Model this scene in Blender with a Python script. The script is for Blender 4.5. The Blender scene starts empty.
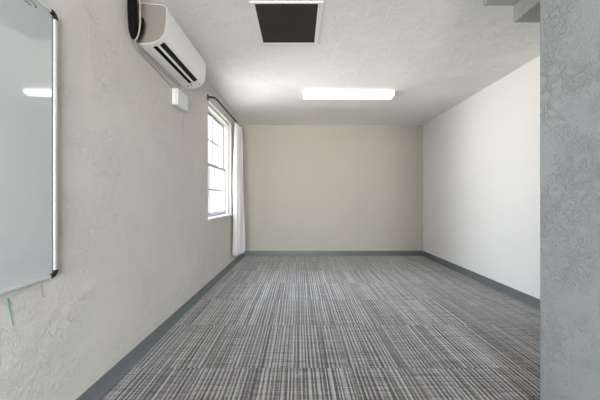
import bpy, bmesh, math, random
from mathutils import Vector, Matrix
random.seed(4)
S = bpy.context.scene
COL = S.collection

# ------------------------------------------------------------------ dimensions (metres)
XL, XR = -1.119, 2.465          # left and right wall faces
YB = 5.346                      # back wall face
YR = -2.30                      # rear wall (behind the camera)
H = 2.59                        # ceiling height
CAMZ = 1.125
XH, YH = 1.278, 1.433           # hall partition face and its end
WY0, WY1, WZ0, WZ1 = 3.305, 4.385, 0.855, 2.343   # window opening in left wall

# ------------------------------------------------------------------ helpers
class MB:
    def __init__(self): self.bm = bmesh.new()
    def box(self, x0, x1, y0, y1, z0, z1):
        v = [self.bm.verts.new((x, y, z)) for x in (x0, x1) for y in (y0, y1) for z in (z0, z1)]
        for f in ((0,1,3,2),(4,6,7,5),(0,4,5,1),(2,3,7,6),(0,2,6,4),(1,5,7,3)):
            self.bm.faces.new([v[i] for i in f])
        return self
    def prism_y(self, prof, y0, y1, skip=(), caps=(True, True)):
        """profile of (x, z) extruded along y"""
        n = len(prof)
        a = [self.bm.verts.new((p[0], y0, p[1])) for p in prof]
        b = [self.bm.verts.new((p[0], y1, p[1])) for p in prof]
        for i in range(n):
            if i in skip: continue
            j = (i+1) % n
            self.bm.faces.new((a[i], a[j], b[j], b[i]))
        if caps[0]: self.bm.faces.new(list(reversed(a)))
        if caps[1]: self.bm.faces.new(b)
        return self
    def prism_x(self, prof, x0, x1):
        """profile of (y, z) extruded along x"""
        n = len(prof)
        a = [self.bm.verts.new((x0, p[0], p[1])) for p in prof]
        b = [self.bm.verts.new((x1, p[0], p[1])) for p in prof]
        for i in range(n):
            j = (i+1) % n
            self.bm.faces.new((a[i], b[i], b[j], a[j]))
        self.bm.faces.new(a); self.bm.faces.new(list(reversed(b)))
        return self
    def tube(self, pts, r, seg=10, sub=6, caps=True):
        P = [Vector(p) for p in pts]
        if sub > 1 and len(P) > 2:
            Q = []
            for i in range(len(P)-1):
                p0 = P[max(i-1,0)]; p1 = P[i]; p2 = P[i+1]; p3 = P[min(i+2, len(P)-1)]
                for k in range(sub):
                    t = k/sub
                    Q.append(0.5*((2*p1)+(p2-p0)*t+(2*p0-5*p1+4*p2-p3)*t*t+(3*p1-p0-3*p2+p3)*t**3))
            Q.append(P[-1]); P = Q
        rings = []
        up = None
        for i, p in enumerate(P):
            d = (P[min(i+1, len(P)-1)]-P[max(i-1, 0)]).normalized()
            if up is None:
                up = Vector((0,0,1)) if abs(d.z) < .9 else Vector((1,0,0))
            u = (up - d*up.dot(d)).normalized(); up = u
            w = d.cross(u)
            rings.append([self.bm.verts.new(p + r*(math.cos(a)*u+math.sin(a)*w)) for a in [2*math.pi*k/seg for k in range(seg)]])
        for A, B in zip(rings, rings[1:]):
            for k in range(seg):
                self.bm.faces.new((A[k], A[(k+1)%seg], B[(k+1)%seg], B[k]))
        if caps:
            self.bm.faces.new(list(reversed(rings[0]))); self.bm.faces.new(rings[-1])
        return self
    def build(self, name, mat, parent=None, bevel=0, seg=2, smooth=False, recalc=True):
        if recalc: bmesh.ops.recalc_face_normals(self.bm, faces=self.bm.faces)
        me = bpy.data.meshes.new(name); self.bm.to_mesh(me); self.bm.free()
        o = bpy.data.objects.new(name, me); COL.objects.link(o)
        me.materials.append(mat)
        if bevel:
            m = o.modifiers.new('bevel', 'BEVEL'); m.width = bevel; m.segments = seg
            m.limit_method = 'ANGLE'; m.angle_limit = math.radians(40)
        if smooth or bevel:
            for p in me.polygons: p.use_smooth = True
            me.set_sharp_from_angle(angle=math.radians(38 if smooth else 50))
        if parent:
            o.parent = parent
            o.matrix_parent_inverse = Matrix.Translation(parent.location).inverted()
        return o

def thing(name, loc, label, cat, group=None):
    o = bpy.data.objects.new(name, None); COL.objects.link(o)
    o.location = loc; o.empty_display_size = .05
    tag(o, label, cat, group); return o
def tag(o, label, cat, group=None):
    o['label'] = label; o['category'] = cat
    if group: o['group'] = group
def struct(o): o['kind'] = 'structure'; return o

# ------------------------------------------------------------------ materials
def new_mat(name):
    m = bpy.data.materials.new(name); m.use_nodes = True
    nt = m.node_tree; nt.nodes.clear()
    out = nt.nodes.new('ShaderNodeOutputMaterial')
    b = nt.nodes.new('ShaderNodeBsdfPrincipled')
    nt.links.new(b.outputs[0], out.inputs[0])
    return m, nt, b, out
def N(nt, t, **kw):
    n = nt.nodes.new(t)
    for k, v in kw.items():
        if k.startswith('i_'): n.inputs[int(k[2:]) if k[2:].isdigit() else k[2:]].default_value = v
        else: setattr(n, k, v)
    return n
def noise(nt, vec, scale, detail=4, rough=.55, dist=0, dim='3D'):
    n = N(nt, 'ShaderNodeTexNoise', noise_dimensions=dim)
    n.inputs['Scale'].default_value = scale; n.inputs['Detail'].default_value = detail
    n.inputs['Roughness'].default_value = rough; n.inputs['Distortion'].default_value = dist
    if vec is not None: nt.links.new(vec, n.inputs['W' if dim == '1D' else 'Vector'])
    return n.outputs['Fac']
def ramp(nt, fac, stops, interp='LINEAR'):
    r = N(nt, 'ShaderNodeValToRGB'); r.color_ramp.interpolation = interp
    e = r.color_ramp.elements
    while len(e) < len(stops): e.new(.5)
    for el, (p, c) in zip(e, stops):
        el.position = p; el.color = (c, c, c, 1) if not isinstance(c, tuple) else (*c, 1)
    nt.links.new(fac, r.inputs[0]); return r.outputs[0]
def math_(nt, op, a, b=None, c=None):
    n = N(nt, 'ShaderNodeMath', operation=op)
    for i, v in enumerate((a, b, c)):
        if v is None: continue
        if isinstance(v, (int, float)): n.inputs[i].default_value = v
        else: nt.links.new(v, n.inputs[i])
    return n.outputs[0]
def mixc(nt, fac, a, b):
    n = N(nt, 'ShaderNodeMix', data_type='RGBA')
    if isinstance(fac, (int, float)): n.inputs[0].default_value = fac
    else: nt.links.new(fac, n.inputs[0])
    for i, v in ((6, a), (7, b)):
        if isinstance(v, tuple): n.inputs[i].default_value = (*v, 1)
        else: nt.links.new(v, n.inputs[i])
    return n.outputs[2]

def simple(name, col, rough=.5, metal=0, spec=.5, var=.04, vscale=30):
    m, nt, b, _ = new_mat(name)
    tc = N(nt, 'ShaderNodeTexCoord').outputs['Object']
    n = noise(nt, tc, vscale, 3)
    c = mixc(nt, n, tuple(x*(1-var) for x in col), tuple(min(1, x*(1+var)) for x in col))
    nt.links.new(c, b.inputs['Base Color'])
    b.inputs['Roughness'].default_value = rough; b.inputs['Metallic'].default_value = metal
    b.inputs['Specular IOR Level'].default_value = spec
    return m

def plaster(name, col, cover=.5, scale=16, strength=.35, dist=.01, fine=.25, var=.03, rough=.8):
    """skip-trowelled plaster: raised torn patches on a smooth coat"""
    m, nt, b, _ = new_mat(name)
    tc = N(nt, 'ShaderNodeTexCoord').outputs['Object']
    patch = ramp(nt, noise(nt, tc, 2.3, 3, .6), [(cover-.09, 0.0), (cover+.09, 1.0)])
    torn = noise(nt, tc, scale, 5, .62, 1.3)
    lip = ramp(nt, torn, [(.42, 0.0), (.50, 1.0), (.56, .62), (.70, .75)])
    grit = noise(nt, tc, scale*7, 3, .6)
    h = math_(nt, 'MULTIPLY', lip, patch)
    h = math_(nt, 'ADD', h, math_(nt, 'MULTIPLY', grit, fine))
    h = math_(nt, 'ADD', h, math_(nt, 'MULTIPLY', noise(nt, tc, 5, 2), .6))
    bp = N(nt, 'ShaderNodeBump'); bp.inputs['Strength'].default_value = strength; bp.inputs['Distance'].default_value = dist
    nt.links.new(h, bp.inputs['Height']); nt.links.new(bp.outputs[0], b.inputs['Normal'])
    n = noise(nt, tc, 1.7, 4, .6)
    c = mixc(nt, n, tuple(x*(1-var) for x in col), tuple(x*(1+var) for x in col))
    nt.links.new(c, b.inputs['Base Color'])
    b.inputs['Roughness'].default_value = rough; b.inputs['Specular IOR Level'].default_value = .25
    return m

def carpet_mat():
    m, nt, b, _ = new_mat('linear_woven_carpet_tiles')
    tc = N(nt, 'ShaderNodeTexCoord').outputs['Object']
    sp = N(nt, 'ShaderNodeSeparateXYZ'); nt.links.new(tc, sp.inputs[0])
    T = .61
    tx = math_(nt, 'DIVIDE', math_(nt, 'ADD', sp.outputs[0], .27+6.1), T)
    ty = math_(nt, 'DIVIDE', math_(nt, 'ADD', sp.outputs[1], -1.797+6.1), T)
    ix = math_(nt, 'FLOOR', tx); iy = math_(nt, 'FLOOR', ty)
    cid = N(nt, 'ShaderNodeCombineXYZ'); nt.links.new(ix, cid.inputs[0]); nt.links.new(iy, cid.inputs[1])
    wn = N(nt, 'ShaderNodeTexWhiteNoise', noise_dimensions='3D'); nt.links.new(cid.outputs[0], wn.inputs['Vector'])
    off = math_(nt, 'MULTIPLY', wn.outputs['Value'], 37.0)
    def strip(sx, sy, o):
        c = N(nt, 'ShaderNodeCombineXYZ')
        nt.links.new(math_(nt, 'MULTIPLY', sp.outputs[0], sx), c.inputs[0])
        nt.links.new(math_(nt, 'MULTIPLY', sp.outputs[1], sy), c.inputs[1])
        nt.links.new(math_(nt, 'ADD', off, o), c.inputs[2])
        return c.outputs[0]
    lines = noise(nt, strip(120, .4, 0), 1, 1, .6)             # long yarn lines
    # evenly set light yarns, their spacing drifting a little
    ph = math_(nt, 'ADD', math_(nt, 'MULTIPLY', sp.outputs[0], 2*math.pi/.027), math_(nt, 'MULTIPLY', noise(nt, strip(14, .6, 5), 1, 1), 9.0))
    even = math_(nt, 'MULTIPLY_ADD', math_(nt, 'SINE', ph), .5, .5)
    weft = noise(nt, strip(3.0, 130, 20), 1, 1, .7)           # cross rows
    broken = noise(nt, strip(70, 45, 44), 1, 1, .5)
    broad = noise(nt, strip(7, 4, 31), 1, 1, .5)
    w = ramp(nt, lines, [(.34, 0.0), (.64, 1.0)])
    f = ramp(nt, weft, [(.34, 0.0), (.62, 1.0)])
    v = math_(nt, 'ADD', math_(nt, 'MULTIPLY', w, .38), math_(nt, 'MULTIPLY', f, .20))
    v = math_(nt, 'ADD', v, math_(nt, 'MULTIPLY', even, .33))
    v = math_(nt, 'ADD', v, math_(nt, 'MULTIPLY', math_(nt, 'SUBTRACT', broken, .5), .26))
    v = math_(nt, 'ADD', v, math_(nt, 'MULTIPLY', math_(nt, 'SUBTRACT', broad, .5), .06))
    v = math_(nt, 'ADD', v, math_(nt, 'MULTIPLY', math_(nt, 'SUBTRACT', wn.outputs['Value'], .5), .04))
    col = ramp(nt, v, [(.14, CARPET[0]), (.42, CARPET[1]), (.77, CARPET[2])])
    # seams
    def edge(t):
        fr = math_(nt, 'FRACT', t)
        return math_(nt, 'LESS_THAN', math_(nt, 'MINIMUM', fr, math_(nt, 'SUBTRACT', 1.0, fr)), .0035)
    sm = math_(nt, 'MAXIMUM', edge(tx), edge(ty))
    col = mixc(nt, math_(nt, 'MULTIPLY', sm, .55), col, (.03, .028, .027))
    nt.links.new(col, b.inputs['Base Color'])
    pile = noise(nt, tc, 420, 2)
    hh = math_(nt, 'ADD', math_(nt, 'MULTIPLY', pile, .5), v)
    bp = N(nt, 'ShaderNodeBump'); bp.inputs['Strength'].default_value = .35; bp.inputs['Distance'].default_value = .003
    nt.links.new(hh, bp.inputs['Height']); nt.links.new(bp.outputs[0], b.inputs['Normal'])
    b.inputs['Roughness'].default_value = .85
    b.inputs['Specular IOR Level'].default_value = .35
    b.inputs['Sheen Weight'].default_value = .55; b.inputs['Sheen Roughness'].default_value = .4
    return m
CARPET = ((.030, .025, .023), (.125, .112, .106), (.49, .465, .455))

def emissive(name, col, s):
    m, nt, b, _ = new_mat(name)
    tc = N(nt, 'ShaderNodeTexCoord').outputs['Object']
    n = noise(nt, tc, 8, 1)
    c = mixc(nt, n, tuple(x*.98 for x in col), col)
    nt.links.new(c, b.inputs['Emission Color']); nt.links.new(c, b.inputs['Base Color'])
    b.inputs['Emission Strength'].default_value = s
    return m

def glass_mat():
    m, nt, b, out = new_mat('window_glass')
    nt.nodes.remove(b)
    tr = N(nt, 'ShaderNodeBsdfTransparent'); tr.inputs[0].default_value = (.95, .97, .97, 1)
    gl = N(nt, 'ShaderNodeBsdfGlossy'); gl.inputs['Roughness'].default_value = .02
    lw = N(nt, 'ShaderNodeLayerWeight'); lw.inputs[0].default_value = .5
    fr = N(nt, 'ShaderNodeMath', operation='MULTIPLY_ADD'); fr.inputs[1].default_value = .45; fr.inputs[2].default_value = .02
    nt.links.new(math_(nt, 'POWER', lw.outputs['Facing'], 5.0), fr.inputs[0])
    tc = N(nt, 'ShaderNodeTexCoord').outputs['Object']
    bp = N(nt, 'ShaderNodeBump'); bp.inputs['Strength'].default_value = .02
    nt.links.new(noise(nt, tc, 3, 1), bp.inputs['Height']); nt.links.new(bp.outputs[0], gl.inputs['Normal'])
    mx = N(nt, 'ShaderNodeMixShader')
    nt.links.new(fr.outputs[0], mx.inputs[0]); nt.links.new(tr.outputs[0], mx.inputs[1]); nt.links.new(gl.outputs[0], mx.inputs[2])
    nt.links.new(mx.outputs[0], out.inputs[0])
    return m

def curtain_mat():
    m, nt, b, out = new_mat('white_cotton')
    tc = N(nt, 'ShaderNodeTexCoord').outputs['Object']
    n = noise(nt, tc, 300, 2)
    bp = N(nt, 'ShaderNodeBump'); bp.inputs['Strength'].default_value = .15; bp.inputs['Distance'].default_value = .002
    nt.links.new(n, bp.inputs['Height']); nt.links.new(bp.outputs[0], b.inputs['Normal'])
    c = mixc(nt, n, (.90, .865, .865), (.94, .905, .90)); nt.links.new(c, b.inputs['Base Color'])
    b.inputs['Roughness'].default_value = .9; b.inputs['Specular IOR Level'].default_value = .1
    t = N(nt, 'ShaderNodeBsdfTranslucent'); t.inputs[0].default_value = (.85, .80, .80, 1)
    mx = N(nt, 'ShaderNodeMixShader'); mx.inputs[0].default_value = .2
    nt.links.new(b.outputs[0], mx.inputs[1]); nt.links.new(t.outputs[0], mx.inputs[2]); nt.links.new(mx.outputs[0], out.inputs[0])
    return m

M = dict(
    wall_left = plaster('beige_trowelled_plaster', (.69, .66, .62), .455, 23, .62, .0085, .45),
    wall_back = plaster('cream_plaster', (.585, .55, .485), .60, 19, .25, .006, .2),
    wall_right = plaster('white_plaster', (.86, .85, .84), .62, 19, .2, .006, .15),
    hall = plaster('shaded_off_white_plaster', (.465, .49, .512), .47, 20, .64, .016, .40),  # off-white wall, its cool shade put into the base colour
    beam = plaster('grey_trowelled_plaster', (.47, .48, .47), .46, 24, .6, .010, .2),
    ceiling = plaster('white_trowelled_ceiling', (.90, .89, .875), .47, 24, .53, .0085, .5),
    carpet = carpet_mat(),
    base = simple('slate_rubber_cove_base', (.150, .166, .176), .42, 0, .5, .05, 8),
    plastic = simple('ivory_white_plastic', (.88, .87, .85), .38, 0, .5, .02, 6),
    panel = simple('shaded_white_plastic', (.25, .23, .208), .45, 0, .4, .03, 5),  # darker copy of the casing plastic, carries the end panels' shade
    black = simple('black_foam_rubber', (.006, .0055, .0055), .9, 0, .12, .3, 40),
    dark = simple('black_plastic', (.010, .010, .010), .5, 0, .3, .2, 30),
    iron = simple('black_iron', (.012, .011, .011), .6, 0, .3, .2, 30),
    alu = simple('brushed_aluminium', (.74, .75, .75), .35, .35, .5, .04, 60),
    board = simple('whiteboard_enamel', (.60, .63, .64), .035, 0, .5, .015, 3),
    gasket = simple('grey_gasket_rubber', (.16, .16, .16), .6),
    marker = simple('black_marker_ink', (.03, .035, .045), .4),
    green = simple('green_marker_ink', (.08, .30, .17), .5),
    crack = simple('grey_hairline', (.30, .28, .26), .8),
    wood = simple('white_painted_wood', (.80, .785, .775), .4, 0, .5, .02, 9),
    sash = simple('shaded_white_wood', (.56, .55, .555), .45, 0, .4, .02, 9),  # white sashes, darkened in the colour to stand backlit against the panes
    cable = simple('shaded_cable_sheath', (.42, .38, .33), .5),  # pale cables, their shading put into a darker sheath colour
    vent = simple('white_enamelled_steel', (.87, .86, .84), .4, 0, .5, .02, 9),
    filt = simple('dark_filter_mesh', (.014, .0125, .012), .85, 0, .2, .3, 60),
    slat = simple('dark_grey_louvre_steel', (.040, .036, .033), .6, .0, .4, .2, 60),
    boxw = simple('cool_white_plastic', (.74, .77, .745), .35, 0, .5, .02, 9),
    lens = emissive('lit_acrylic_diffuser', (1.0, .97, .92), 2.4),
    glass = glass_mat(),
    curtain = curtain_mat(),
)

bn = M['board'].node_tree.nodes['Principled BSDF']
bn.inputs['Coat Weight'].default_value = 1; bn.inputs['Coat IOR'].default_value = 1.9; bn.inputs['Coat Roughness'].default_value = .025

# ------------------------------------------------------------------ room shell
TW = .20
struct(MB().box(XL-TW, XR+TW, YR-TW, YB+TW, -.10, 0).build('floor', M['carpet']))
struct(MB().box(XL-TW, XR+TW, YR-TW, YB+TW, H, H+.15).build('ceiling', M['ceiling']))
w = MB()
w.box(XL-TW, XL, YR-TW, WY0, 0, H); w.box(XL-TW, XL, WY1, YB+TW, 0, H)
w.box(XL-TW, XL, WY0, WY1, 0, WZ0); w.box(XL-TW, XL, WY0, WY1, WZ1, H)
wall_left = struct(w.build('wall_left', M['wall_left']))
struct(MB().box(XL, XR, YB, YB+TW, 0, H).build('wall_back', M['wall_back']))
struct(MB().box(XR, XR+TW, YR-TW, YB+TW, 0, H).build('wall_right', M['wall_right']))
# partition beside the camera: hall wall and its return
def wall_hall_mb():
    m = MB(); P = [(XH, YR), (XH, YH), (XR, YH), (XR, YH-.12), (XH+.12, YH-.12), (XH+.12, YR)]
    a = [m.bm.verts.new((x, y, 0)) for x, y in P]; b = [m.bm.verts.new((x, y, H)) for x, y in P]
    for i in range(6): m.bm.faces.new((a[i], a[(i+1) % 6], b[(i+1) % 6], b[i]))
    m.bm.faces.new(a); m.bm.faces.new(b); return m
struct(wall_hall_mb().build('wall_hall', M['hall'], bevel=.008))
struct(MB().box(1.162, XR, YH, 1.70, 2.340, H).build('trim_1', M['beam'], bevel=.006))
struct(MB().box(1.351, XR, YH, 1.70, 2.234, 2.340).build('trim_2', M['beam'], bevel=.006))
# rear wall with an opening for the added window
RX0, RX1, RZ0, RZ1 = -.95, .90, .35, 2.20
r = MB()
r.box(XL-TW, RX0, YR-TW, YR, 0, H); r.box(RX1, XR, YR-TW, YR, 0, H)
r.box(RX0, RX1, YR-TW, YR, 0, RZ0); r.box(RX0, RX1, YR-TW, YR, RZ1, H)
struct(r.build('wall_rear', M['wall_right']))

# cove baseboards
def cove(s):      # (distance from the wall, z)
    return [(0, 0), (.016, 0), (.0155, .004), (.008, .012), (.0045, .024), (.004, .094), (.003, .100), (0, .100)]
struct(MB().prism_y([(XL+d, z) for d, z in cove(1)], YR, YB).build('baseboard_left', M['base'], smooth=True))
struct(MB().prism_y([(XR-d, z) for d, z in cove(1)], YH, YB).build('baseboard_right', M['base'], smooth=True))
struct(MB().prism_x([(YB-d, z) for d, z in cove(1)], XL+.060, XR-.016).build('baseboard_back', M['base'], smooth=True))

# marks on the left wall
SK = math.radians(.9)           # the left wall's skew, applied at the end
def on_left(px, py, off=.001):
    k = math.tan(SK); r = (298.5-px)/270
    d = -(XL+off-2.6*k)/(r+k); z = CAMZ+(199-py)*d/270
    p = Matrix.Rotation(SK, 3, 'Z') @ Vector((-r*d-XL, d-2.6, 0))
    return (p.x+XL, p.y+2.6, z)
mk = MB().tube([on_left(7.8, 298), on_left(9.2, 307), on_left(11.2, 316), on_left(13, 325)], .0014, 8)
mk.tube([on_left(8.6, 299), on_left(9.0, 304), on_left(10.5, 312)], .0010, 8)
mk.build('marker_streak', M['green'], wall_left)
MB().tube([on_left(41.3, 284), on_left(42, 290), on_left(43, 295.5), on_left(46, 296.5)], .0009, 6).build('hairline_crack', M['crack'], wall_left)
MB().tube([on_left(183, 112), on_left(183.4, 118), on_left(183.0, 126), on_left(183.6, 136)], .0007, 6).build('hairline_crack', M['crack'], wall_left)

# ------------------------------------------------------------------ window in the left wall
win = struct(bpy.data.objects.new('window_1', None)); COL.objects.link(win); win.location = (XL, (WY0+WY1)/2, WZ0)
FX0, FX1, FT = XL-TW, XL-.046, .03       # frame depth and thickness
SZ = WZ0+.03
f = MB()
f.box(FX0, FX1, WY0, WY0+FT, SZ, WZ1).box(FX0, FX1, WY1-FT, WY1, SZ, WZ1).box(FX0, FX1, WY0+FT, WY1-FT, WZ1-FT, WZ1)
# parting stops beside the sashes
for y in (WY0+FT, WY1-FT-.012):
    f.box(-1.204, -1.190, y, y+.012, SZ, WZ1-FT)
f.build('window_frame', M['wood'], win, bevel=.003)
MB().box(XL-TW, XL, WY0, WY1, WZ0, SZ).box(XL, XL+.022, WY0-.012, WY1+.012, WZ0, SZ).build('window_sill', M['wood'], win, bevel=.005)
def sash(name, xc, y0, y1, z0, z1, rail_top, rail_bot, par, stile=.04, cols=4, rows=2):
    t = .016
    m = MB()
    m.box(xc-t, xc+t, y0, y0+stile, z0, z1).box(xc-t, xc+t, y1-stile, y1, z0, z1)
    m.box(xc-t, xc+t, y0+stile, y1-stile, z0, z0+rail_bot).box(xc-t, xc+t, y0+stile, y1-stile, z1-rail_top, z1)
    s = m.build(name, M['sash'], par, bevel=.003)
    gy0, gy1, gz0, gz1 = y0+stile, y1-stile, z0+rail_bot, z1-rail_top
    g = MB()
    for k in range(1, cols):
        y = gy0+(gy1-gy0)*k/cols; g.box(xc-.010, xc+.010, y-.011, y+.011, gz0, gz1)
    for k in range(1, rows):
        z = gz0+(gz1-gz0)*k/rows; g.box(xc-.0098, xc+.0098, gy0, gy1, z-.011, z+.011)
    g.build('muntins', M['sash'], s, bevel=.002)
    MB().box(xc-.002, xc+.002, gy0, gy1, gz0, gz1).build('glass_pane', M['glass'], s)
    return s
ya, yb = WY0+FT+.001, WY1-FT-.001
sash('upper_sash', -1.252, ya, yb, 1.565, WZ1-FT-.001, .045, .035, win)
low = sash('lower_sash', -1.2205, ya, yb, SZ+.001, 1.605, .04, .055, win)
MB().box(-1.204, -1.190, 3.82, 3.87, 1.607, 1.622).box(-1.2, -1.194, 3.835, 3.855, 1.622, 1.635).build('sash_lock', M['alu'], low)

# unseen rear window, added to bring daylight into the room
rw = struct(bpy.data.objects.new('added_window', None)); COL.objects.link(rw); rw.location = ((RX0+RX1)/2, YR, RZ0)
f = MB(); t = .05
f.box(RX0, RX0+t, YR-.15, YR-.05, RZ0, RZ1).box(RX1-t, RX1, YR-.15, YR-.05, RZ0, RZ1)
f.box(RX0+t, RX1-t, YR-.15, YR-.05, RZ0, RZ0+t).box(RX0+t, RX1-t, YR-.15, YR-.05, RZ1-t, RZ1)
f.box(.03, .07, YR-.15, YR-.05, RZ0+t, RZ1-t)
f.build('window_frame', M['wood'], rw, bevel=.003)
MB().box(RX0+t, RX1-t, YR-.103, YR-.098, RZ0+t, RZ1-t).build('glass_pane', M['glass'], rw)

# ------------------------------------------------------------------ curtain rod and curtain
RZ = 2.366; RXX = XL+.088
rod = thing('curtain_rod', (XL, 3.295, RZ), 'thin black wraparound metal curtain rod above the window, with a wall bracket', 'curtain rod')
MB().tube([(XL+.006, 3.29, RZ), (XL+.035, 3.292, RZ), (XL+.066, 3.303, RZ), (RXX-.004, 3.34, RZ), (RXX, 3.395, RZ), (RXX, 3.8, RZ), (RXX, 4.2, RZ), (RXX, 4.555, RZ),
           (RXX-.004, 4.61, RZ), (XL+.066, 4.647, RZ), (XL+.035, 4.658, RZ), (XL+.006, 4.66, RZ)], .0115, 12).build('rod', M['iron'], rod, smooth=True)
for y in (3.29, 4.66):
    MB().box(XL, XL+.008, y-.016, y+.016, RZ-.035, RZ+.035).build('wall_bracket', M['iron'], rod, bevel=.003)

def curtain():
    bm = bmesh.new()
    nu, nv = 120, 40
    grid = []
    folds = 4.5
    for j in range(nv+1):
        v = j/nv
        z = 2.352 - v*(2.352-.215)
        amp = .030 + .026*min(1, v*2.2)
        row = []
        for i in range(nu+1):
            u = i/nu
            y = 4.295 + u*.335 + .010*math.sin(3.1*v+u*5)
            ph = 2*math.pi*folds*u + .5*math.sin(2*v+1.3*u)
            env = .55+.45*math.sin(math.pi*min(1, u*1.5))
            x = RXX + .012*v + (.030+.040*v)*(u-.40) + amp*env*math.sin(ph) + .006*math.sin(9*v+7*u)
            y += .012*math.cos(ph)
            if v < .04: x = RXX + (x-RXX)*(.75+v*6)
            x = max(x, XL+.012)
            row.append(bm.verts.new((x, y, z+.006*math.sin(4*u+1)*v)))
        grid.append(row)
    for j in range(nv):
        for i in range(nu):
            bm.faces.new((grid[j][i], grid[j+1][i], grid[j+1][i+1], grid[j][i+1]))
    me = bpy.data.meshes.new('curtain'); bm.to_mesh(me); bm.free()
    o = bpy.data.objects.new('curtain', me); COL.objects.link(o)
    me.materials.append(M['curtain'])
    for p in me.polygons: p.use_smooth = True
    so = o.modifiers.new('cloth', 'SOLIDIFY'); so.thickness = .0025; so.offset = 0
    return o
tag(curtain(), 'long white cotton curtain gathered at the far end of the black rod', 'curtain')

# ------------------------------------------------------------------ whiteboard
BX = XL+.004
BY0, BY1, BZ0, BZ1 = .354, 1.254, .765, 1.985
FW = .017
wb = thing('whiteboard', (XL+.004, BY1, BZ0), 'large glossy whiteboard with aluminium frame and black plastic corners on left wall', 'whiteboard')
MB().box(BX, BX+.010, BY0+.006, BY1-.006, BZ0+.006, BZ1-.006).build('writing_surface', M['board'], wb)
def rail(a):   # rounded frame rail section: (across, out)
    return a
for (y0, y1, z0, z1) in ((BY1-FW, BY1, BZ0+.030, BZ1-.030), (BY0, BY0+FW, BZ0+.030, BZ1-.030)):
    MB().box(BX, BX+.019, y0, y1, z0, z1).build('frame_rail', M['alu'], wb, bevel=.005, seg=3)
for (z0, z1) in ((BZ0, BZ0+FW), (BZ1-FW, BZ1)):
    MB().box(BX, BX+.019, BY0+.030, BY1-.030, z0, z1).build('frame_rail', M['alu'], wb, bevel=.005, seg=3)
# dark gasket line between rail and surface
gi = FW
for y0 in (BY1-gi-.005, BY0+gi):
    MB().box(BX+.0101, BX+.0115, y0, y0+.005, BZ0+gi, BZ1-gi).build('gasket', M['gasket'], wb)
def corner(cy, cz, sy, sz):
    # quarter-round cap: L-shaped piece with a rounded outer corner
    R = .034; bm = bmesh.new(); n = 8
    out = [(cy-sy*R + sy*R*math.sin(a), cz-sz*R + sz*R*math.cos(a)) for a in [math.pi/2*k/n for k in range(n+1)]]
    r2 = .012
    inn = [(cy-sy*(FW+.003), cz-sz*R), (cy-sy*(FW+.003), cz-sz*(FW+.007)), (cy-sy*(FW+.007), cz-sz*(FW+.003)), (cy-sy*R, cz-sz*(FW+.003))]
    pts = out + inn
    a = [bm.verts.new((BX, p[0], p[1])) for p in pts]; b = [bm.verts.new((BX+.022, p[0], p[1])) for p in pts]
    for i in range(len(pts)):
        j = (i+1) % len(pts); bm.faces.new((a[i], a[j], b[j], b[i]))
    bm.faces.new(a); bm.faces.new(b)
    m = MB(); m.bm.free(); m.bm = bm
    m.build('corner_cap', M['dark'], wb, bevel=.003)['label'] = 'black plastic corner cap'
for cy, sy in ((BY1, 1), (BY0, -1)):
    for cz, sz in ((BZ0, -1), (BZ1, 1)):
        corner(cy, cz, sy, sz)
# a few marker strokes near the top
def on_board(px, py):
    px += 5; X = BX+.0102; d = -X*270/(298.5-px)
    return (X, d, CAMZ+(199-py)*d/270)
sc = MB()
for st in ([(23.5, -1), (25, 1.2), (26.6, 1.8)], [(26, .2), (27.5, 2.6), (30, 5.6)], [(27.6, 3.6), (28.6, 3.4), (29.6, 5.2)],
           [(28.5, -1.5), (31, 1.2), (34.6, 4.4)], [(34.6, 4.4), (35.6, 6.4), (34.6, 7.4), (33.8, 6.6)]):
    sc.tube([on_board(*p) for p in st], .0012, 6)
sc.build('marker_scribble', M['marker'], wb)
wb.rotation_euler.z = math.radians(2.0)     # hangs a little proud at its near end

# ------------------------------------------------------------------ mini-split air conditioner
AY0, AY1 = 1.875, 2.650
prof = [(-1.108, 2.205), (-1.050, 2.2055), (-1.024, 2.207), (-.995, 2.2145), (-.970, 2.224), (-.945, 2.240), (-.926, 2.266), (-.915, 2.300),
        (-.909, 2.345), (-.905, 2.400), (-.904, 2.440), (-.907, 2.458), (-.920, 2.470), (-.960, 2.478), (-1.108, 2.490)]
ac = thing('air_conditioner', (XL, (AY0+AY1)/2, 2.205), 'white wall-mounted split air conditioner high on left wall near the window', 'air conditioner')
SL0, SL1 = 1.922, 2.530
m = MB()
m.prism_y(prof, AY0+.004, SL0, caps=(True, False))
m.prism_y(prof, SL0, SL1, skip=(2, 3, 4), caps=(False, False))
m.prism_y(prof, SL1, AY1-.004, caps=(False, True))
bmesh.ops.remove_doubles(m.bm, verts=m.bm.verts, dist=1e-5)
# slot side cheeks and back belong to the outlet
m.build('casing', M['plastic'], ac, smooth=True)
def inset(pr, k):
    cx = sum(p[0] for p in pr)/len(pr); cz = sum(p[1] for p in pr)/len(pr)
    return [(cx+(p[0]-cx)*k, cz+(p[1]-cz)*k) for p in pr]
MB().prism_y(inset(prof, .97), AY0, AY0+.004).build('side_panel', M['panel'], ac, bevel=.002)['label'] = 'end panel with its shade put into the colour'
MB().prism_y(inset(prof, .97), AY1-.004, AY1).build('side_panel', M['panel'], ac, bevel=.002)
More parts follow.
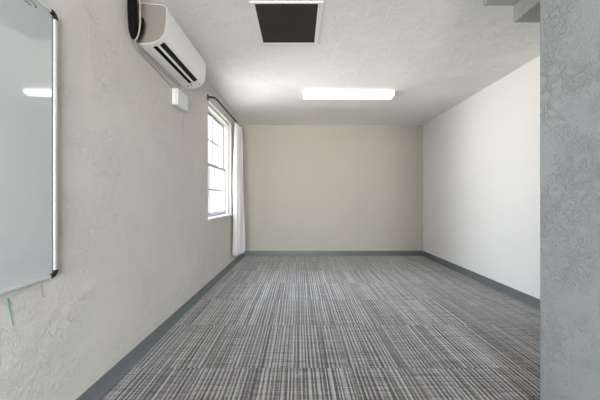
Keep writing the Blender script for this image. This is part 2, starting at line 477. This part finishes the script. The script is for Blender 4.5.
# air outlet trough
tr = [(-1.024, 2.2072), (-1.030, 2.262), (-.965, 2.292), (-.945, 2.2402)]
o = MB(); o.prism_y(tr, SL0, SL1, skip=(3,), caps=(True, True))
ou = o.build('air_outlet', M['dark'], ac)
MB().prism_y([(-.996, 2.2135), (-.9785, 2.2205), (-.981, 2.2265), (-.9985, 2.2195)], SL0+.001, SL1-.001).build('louvre', M['plastic'], ac, bevel=.0015)
MB().prism_y([(-.966, 2.232), (-.9632, 2.234), (-.975, 2.255), (-.978, 2.253)], SL0+.001, SL1-.001).build('louvre', M['slat'], ac)
for x, z, y in ((-1.055, 2.2035, 2.585), (-1.015, 2.206, 2.565), (-.955, 2.232, 2.60)):
    MB().tube([(x, y, z+.004), (x, y, z-.002)], .006, 10, sub=1).build('screw_cap', M['slat'], ac)

# insulated pipes between the unit and the wall
pp = thing('insulated_pipe', (XL+.03, 1.80, 2.25), 'black foam-insulated pipes on left wall behind the air conditioner', 'pipe')
MB().tube([(XL+.030, 1.790, H-.002), (XL+.030, 1.790, 2.46), (XL+.030, 1.792, 2.36), (XL+.029, 1.800, 2.29), (XL+.026, 1.815, 2.245), (XL+.024, 1.838, 2.222)], .0285, 14).build('suction_line', M['black'], pp, smooth=True)
MB().tube([(XL+.072, 1.826, 2.345), (XL+.068, 1.826, 2.29), (XL+.058, 1.824, 2.25), (XL+.046, 1.822, 2.232)], .014, 12).build('liquid_line', M['black'], pp, smooth=True)

# thin cables
def wp(px, py, X):
    d = -X*270/(298.5-px); return (X, d, CAMZ+(199-py)*d/270)
ca = MB().tube([(-1.048, 1.806, 2.58), (-1.046, 1.806, 2.40), (-1.046, 1.806, 2.30), (-1.060, 1.806, 2.215), (-1.088, 1.822, 2.186), wp(142, 52.5, -1.108), wp(149, 60.5, -1.113), wp(156, 68.5, -1.113),
          wp(163, 76.5, -1.113), wp(170, 84.5, -1.113), wp(172.5, 87, -1.112)], .0050, 8)
tag(ca.build('power_cable', M['cable'], None, smooth=True), 'thin ivory cable hanging down the near end of the air conditioner', 'cable')
cb = MB().tube([(-1.094, 1.846, 2.196), wp(143, 50.2, -1.098), wp(150, 57, -1.098), wp(158, 65.2, -1.098), wp(166, 73.5, -1.098), wp(174, 80.8, -1.098), wp(180, 86.2, -1.092),
          (-1.088, 2.48, 2.14), (-1.088, 2.484, 2.112)], .0046, 8)
tag(cb.build('control_cable', M['cable'], None, smooth=True), 'thin ivory cable hugging the underside of the air conditioner, ending at white box', 'cable')
# white junction box under the unit
jb = thing('junction_box', (XL, 2.486, 1.985), 'small white plastic junction box on left wall below the air conditioner', 'junction box')
MB().box(XL, XL+.040, 2.381, 2.592, 1.960, 2.105).build('back_box', M['boxw'], jb, bevel=.012, seg=4)
MB().box(XL+.0402, XL+.060, 2.379, 2.594, 1.958, 2.107).build('cover', M['boxw'], jb, bevel=.014, seg=4)
MB().tube([(-1.088, 2.484, 2.105), (-1.088, 2.484, 2.120)], .007, 10, sub=1).build('cable_gland', M['dark'], jb)

# ------------------------------------------------------------------ ceiling vent
VX0, VX1, VY0, VY1 = -.368, .187, 1.998, 2.544
ve = thing('ceiling_vent', ((VX0+VX1)/2, (VY0+VY1)/2, H), 'square return-air vent with white frame and dark grille in the ceiling', 'vent')
fw, ft = .040, .011
m = MB()
m.box(VX0, VX1, VY0, VY0+.016, H-ft, H).box(VX0, VX1, VY1-.022, VY1, H-ft, H)
m.box(VX0, VX0+fw, VY0+.016, VY1-.022, H-ft, H).box(VX1-fw, VX1, VY0+.016, VY1-.022, H-ft, H)
m.build('frame', M['vent'], ve, bevel=.002)
MB().box(VX0+fw, VX1-fw, VY0+.016, VY1-.022, H-.004, H-.001).build('filter', M['filt'], ve)
g = MB(); n = 22
for k in range(n):
    y = VY0+.034+(VY1-VY0-.06)*k/n
    g.prism_x([(y, H-.0046), (y+.002, H-.0042), (y+.012, H-.0095), (y+.010, H-.0099)], VX0+fw, VX1-fw)
g.build('grille', M['slat'], ve)

# ------------------------------------------------------------------ ceiling light
LX0, LX1, LY0, LY1 = .061, 1.307, 3.66, 3.830
cl = thing('ceiling_light', ((LX0+LX1)/2, (LY0+LY1)/2, H), 'long white fluorescent wraparound light glowing on the ceiling', 'ceiling light')
MB().box(LX0+.012, LX1-.012, LY0+.02, LY1-.02, H-.022, H).build('housing', M['vent'], cl, bevel=.002)
pr = [(LY0, H-.018), (LY0+.004, H-.038), (LY0+.022, H-.058), (LY0+.05, H-.066), (LY1-.05, H-.066), (LY1-.022, H-.058), (LY1-.004, H-.038), (LY1, H-.018), (LY1-.03, H-.0225), (LY0+.03, H-.0225)]
MB().prism_x(pr, LX0+.014, LX1-.014).build('diffuser', M['lens'], cl, smooth=True)
pe = [(LY0-.003, H-.002), (LY0-.001, H-.040), (LY0+.019, H-.062), (LY0+.048, H-.069), (LY1-.048, H-.069), (LY1-.019, H-.066), (LY1+.001, H-.040), (LY1+.003, H-.002)]
for x in (LX0, LX1-.0135):
    MB().prism_x(pe, x, x+.0135).build('end_cap', M['plastic'], cl, bevel=.003)

# the left wall runs slightly out of square with the rest of the room: turn it and all that hangs on it
bpy.context.view_layer.update()
SKEW = Matrix.Translation((XL, 2.6, 0)) @ Matrix.Rotation(-SK, 4, 'Z') @ Matrix.Translation((-XL, -2.6, 0))
for o in list(COL.objects):
    if o.parent is None and o.name.split('.')[0] in ('wall_left', 'baseboard_left', 'window_1', 'curtain_rod', 'curtain', 'whiteboard',
            'air_conditioner', 'insulated_pipe', 'power_cable', 'control_cable', 'junction_box'):
        o.matrix_world = SKEW @ o.matrix_world

# ------------------------------------------------------------------ daylight
SKY_GAIN = 13.0
SKY = [(.0, .10), (.40, .12), (.55, 1.2), (.72, 1.2), (.84, .6), (.92, .25), (.965, .06)]
wd = bpy.data.worlds.new('daylight'); S.world = wd; wd.use_nodes = True
nt = wd.node_tree; nt.nodes.clear()
out = nt.nodes.new('ShaderNodeOutputWorld'); bg = nt.nodes.new('ShaderNodeBackground'); nt.links.new(bg.outputs[0], out.inputs[0])
tc = N(nt, 'ShaderNodeTexCoord').outputs['Generated']
sp = N(nt, 'ShaderNodeSeparateXYZ'); nt.links.new(tc, sp.inputs[0])
v = math_(nt, 'MULTIPLY_ADD', sp.outputs[2], .5, .5)
# sunlit pavement below the horizon, hazy sky above
cr = ramp(nt, v, [(.0, (.14, .13, .12)), (.22, (.45, .42, .39)), (.40, (1.12, 1.06, 1.0)), (.5, (1.0, .97, .95)), (.60, (.92, .95, 1.0)), (1.0, (.62, .74, .95))])
nt.links.new(cr, bg.inputs[0])
# sky shaped by direction: added fill left and behind, dimmed in the window view
op = ramp(nt, math_(nt, 'MULTIPLY_ADD', sp.outputs[1], .5, .5), SKY)
back = ramp(nt, math_(nt, 'MULTIPLY', sp.outputs[1], -1.0), [(.15, 0.0), (.50, 1.0)])
side = ramp(nt, math_(nt, 'MULTIPLY_ADD', sp.outputs[0], .5, .5), [(.28, 0.0), (.45, 1.0)])
op = math_(nt, 'ADD', op, math_(nt, 'MULTIPLY', math_(nt, 'MULTIPLY', back, side), 1.0))
nt.links.new(math_(nt, 'MULTIPLY', op, SKY_GAIN), bg.inputs[1])

def portal(name, loc, rot, sx, sy):
    l = bpy.data.lights.new(name, 'AREA'); l.shape = 'RECTANGLE'; l.size = sx; l.size_y = sy
    l.cycles.is_portal = True
    o = bpy.data.objects.new(name, l); COL.objects.link(o); o.location = loc; o.rotation_euler = rot
portal('window_daylight', (XL-TW-.01, (WY0+WY1)/2, (WZ0+WZ1)/2), (0, -math.pi/2, 0), WZ1-WZ0, WY1-WY0)
portal('added_window_daylight', ((RX0+RX1)/2, YR-TW-.01, (RZ0+RZ1)/2), (math.pi/2, 0, 0), RX1-RX0, RZ1-RZ0)

# ------------------------------------------------------------------ camera
cd = bpy.data.cameras.new('camera'); cam = bpy.data.objects.new('camera', cd); COL.objects.link(cam)
cam.location = (0, 0, CAMZ); cam.rotation_euler = (math.pi/2, 0, 0)
cd.sensor_width = 36; cd.lens = 270/600*36; cd.clip_start = .02
cd.shift_x = 1.5/600; cd.shift_y = -1.0/600
S.camera = cam
S.view_settings.view_transform = 'Standard'; S.view_settings.look = 'None'
S.view_settings.exposure = .88; S.view_settings.gamma = 1
S.view_settings.use_curve_mapping = False
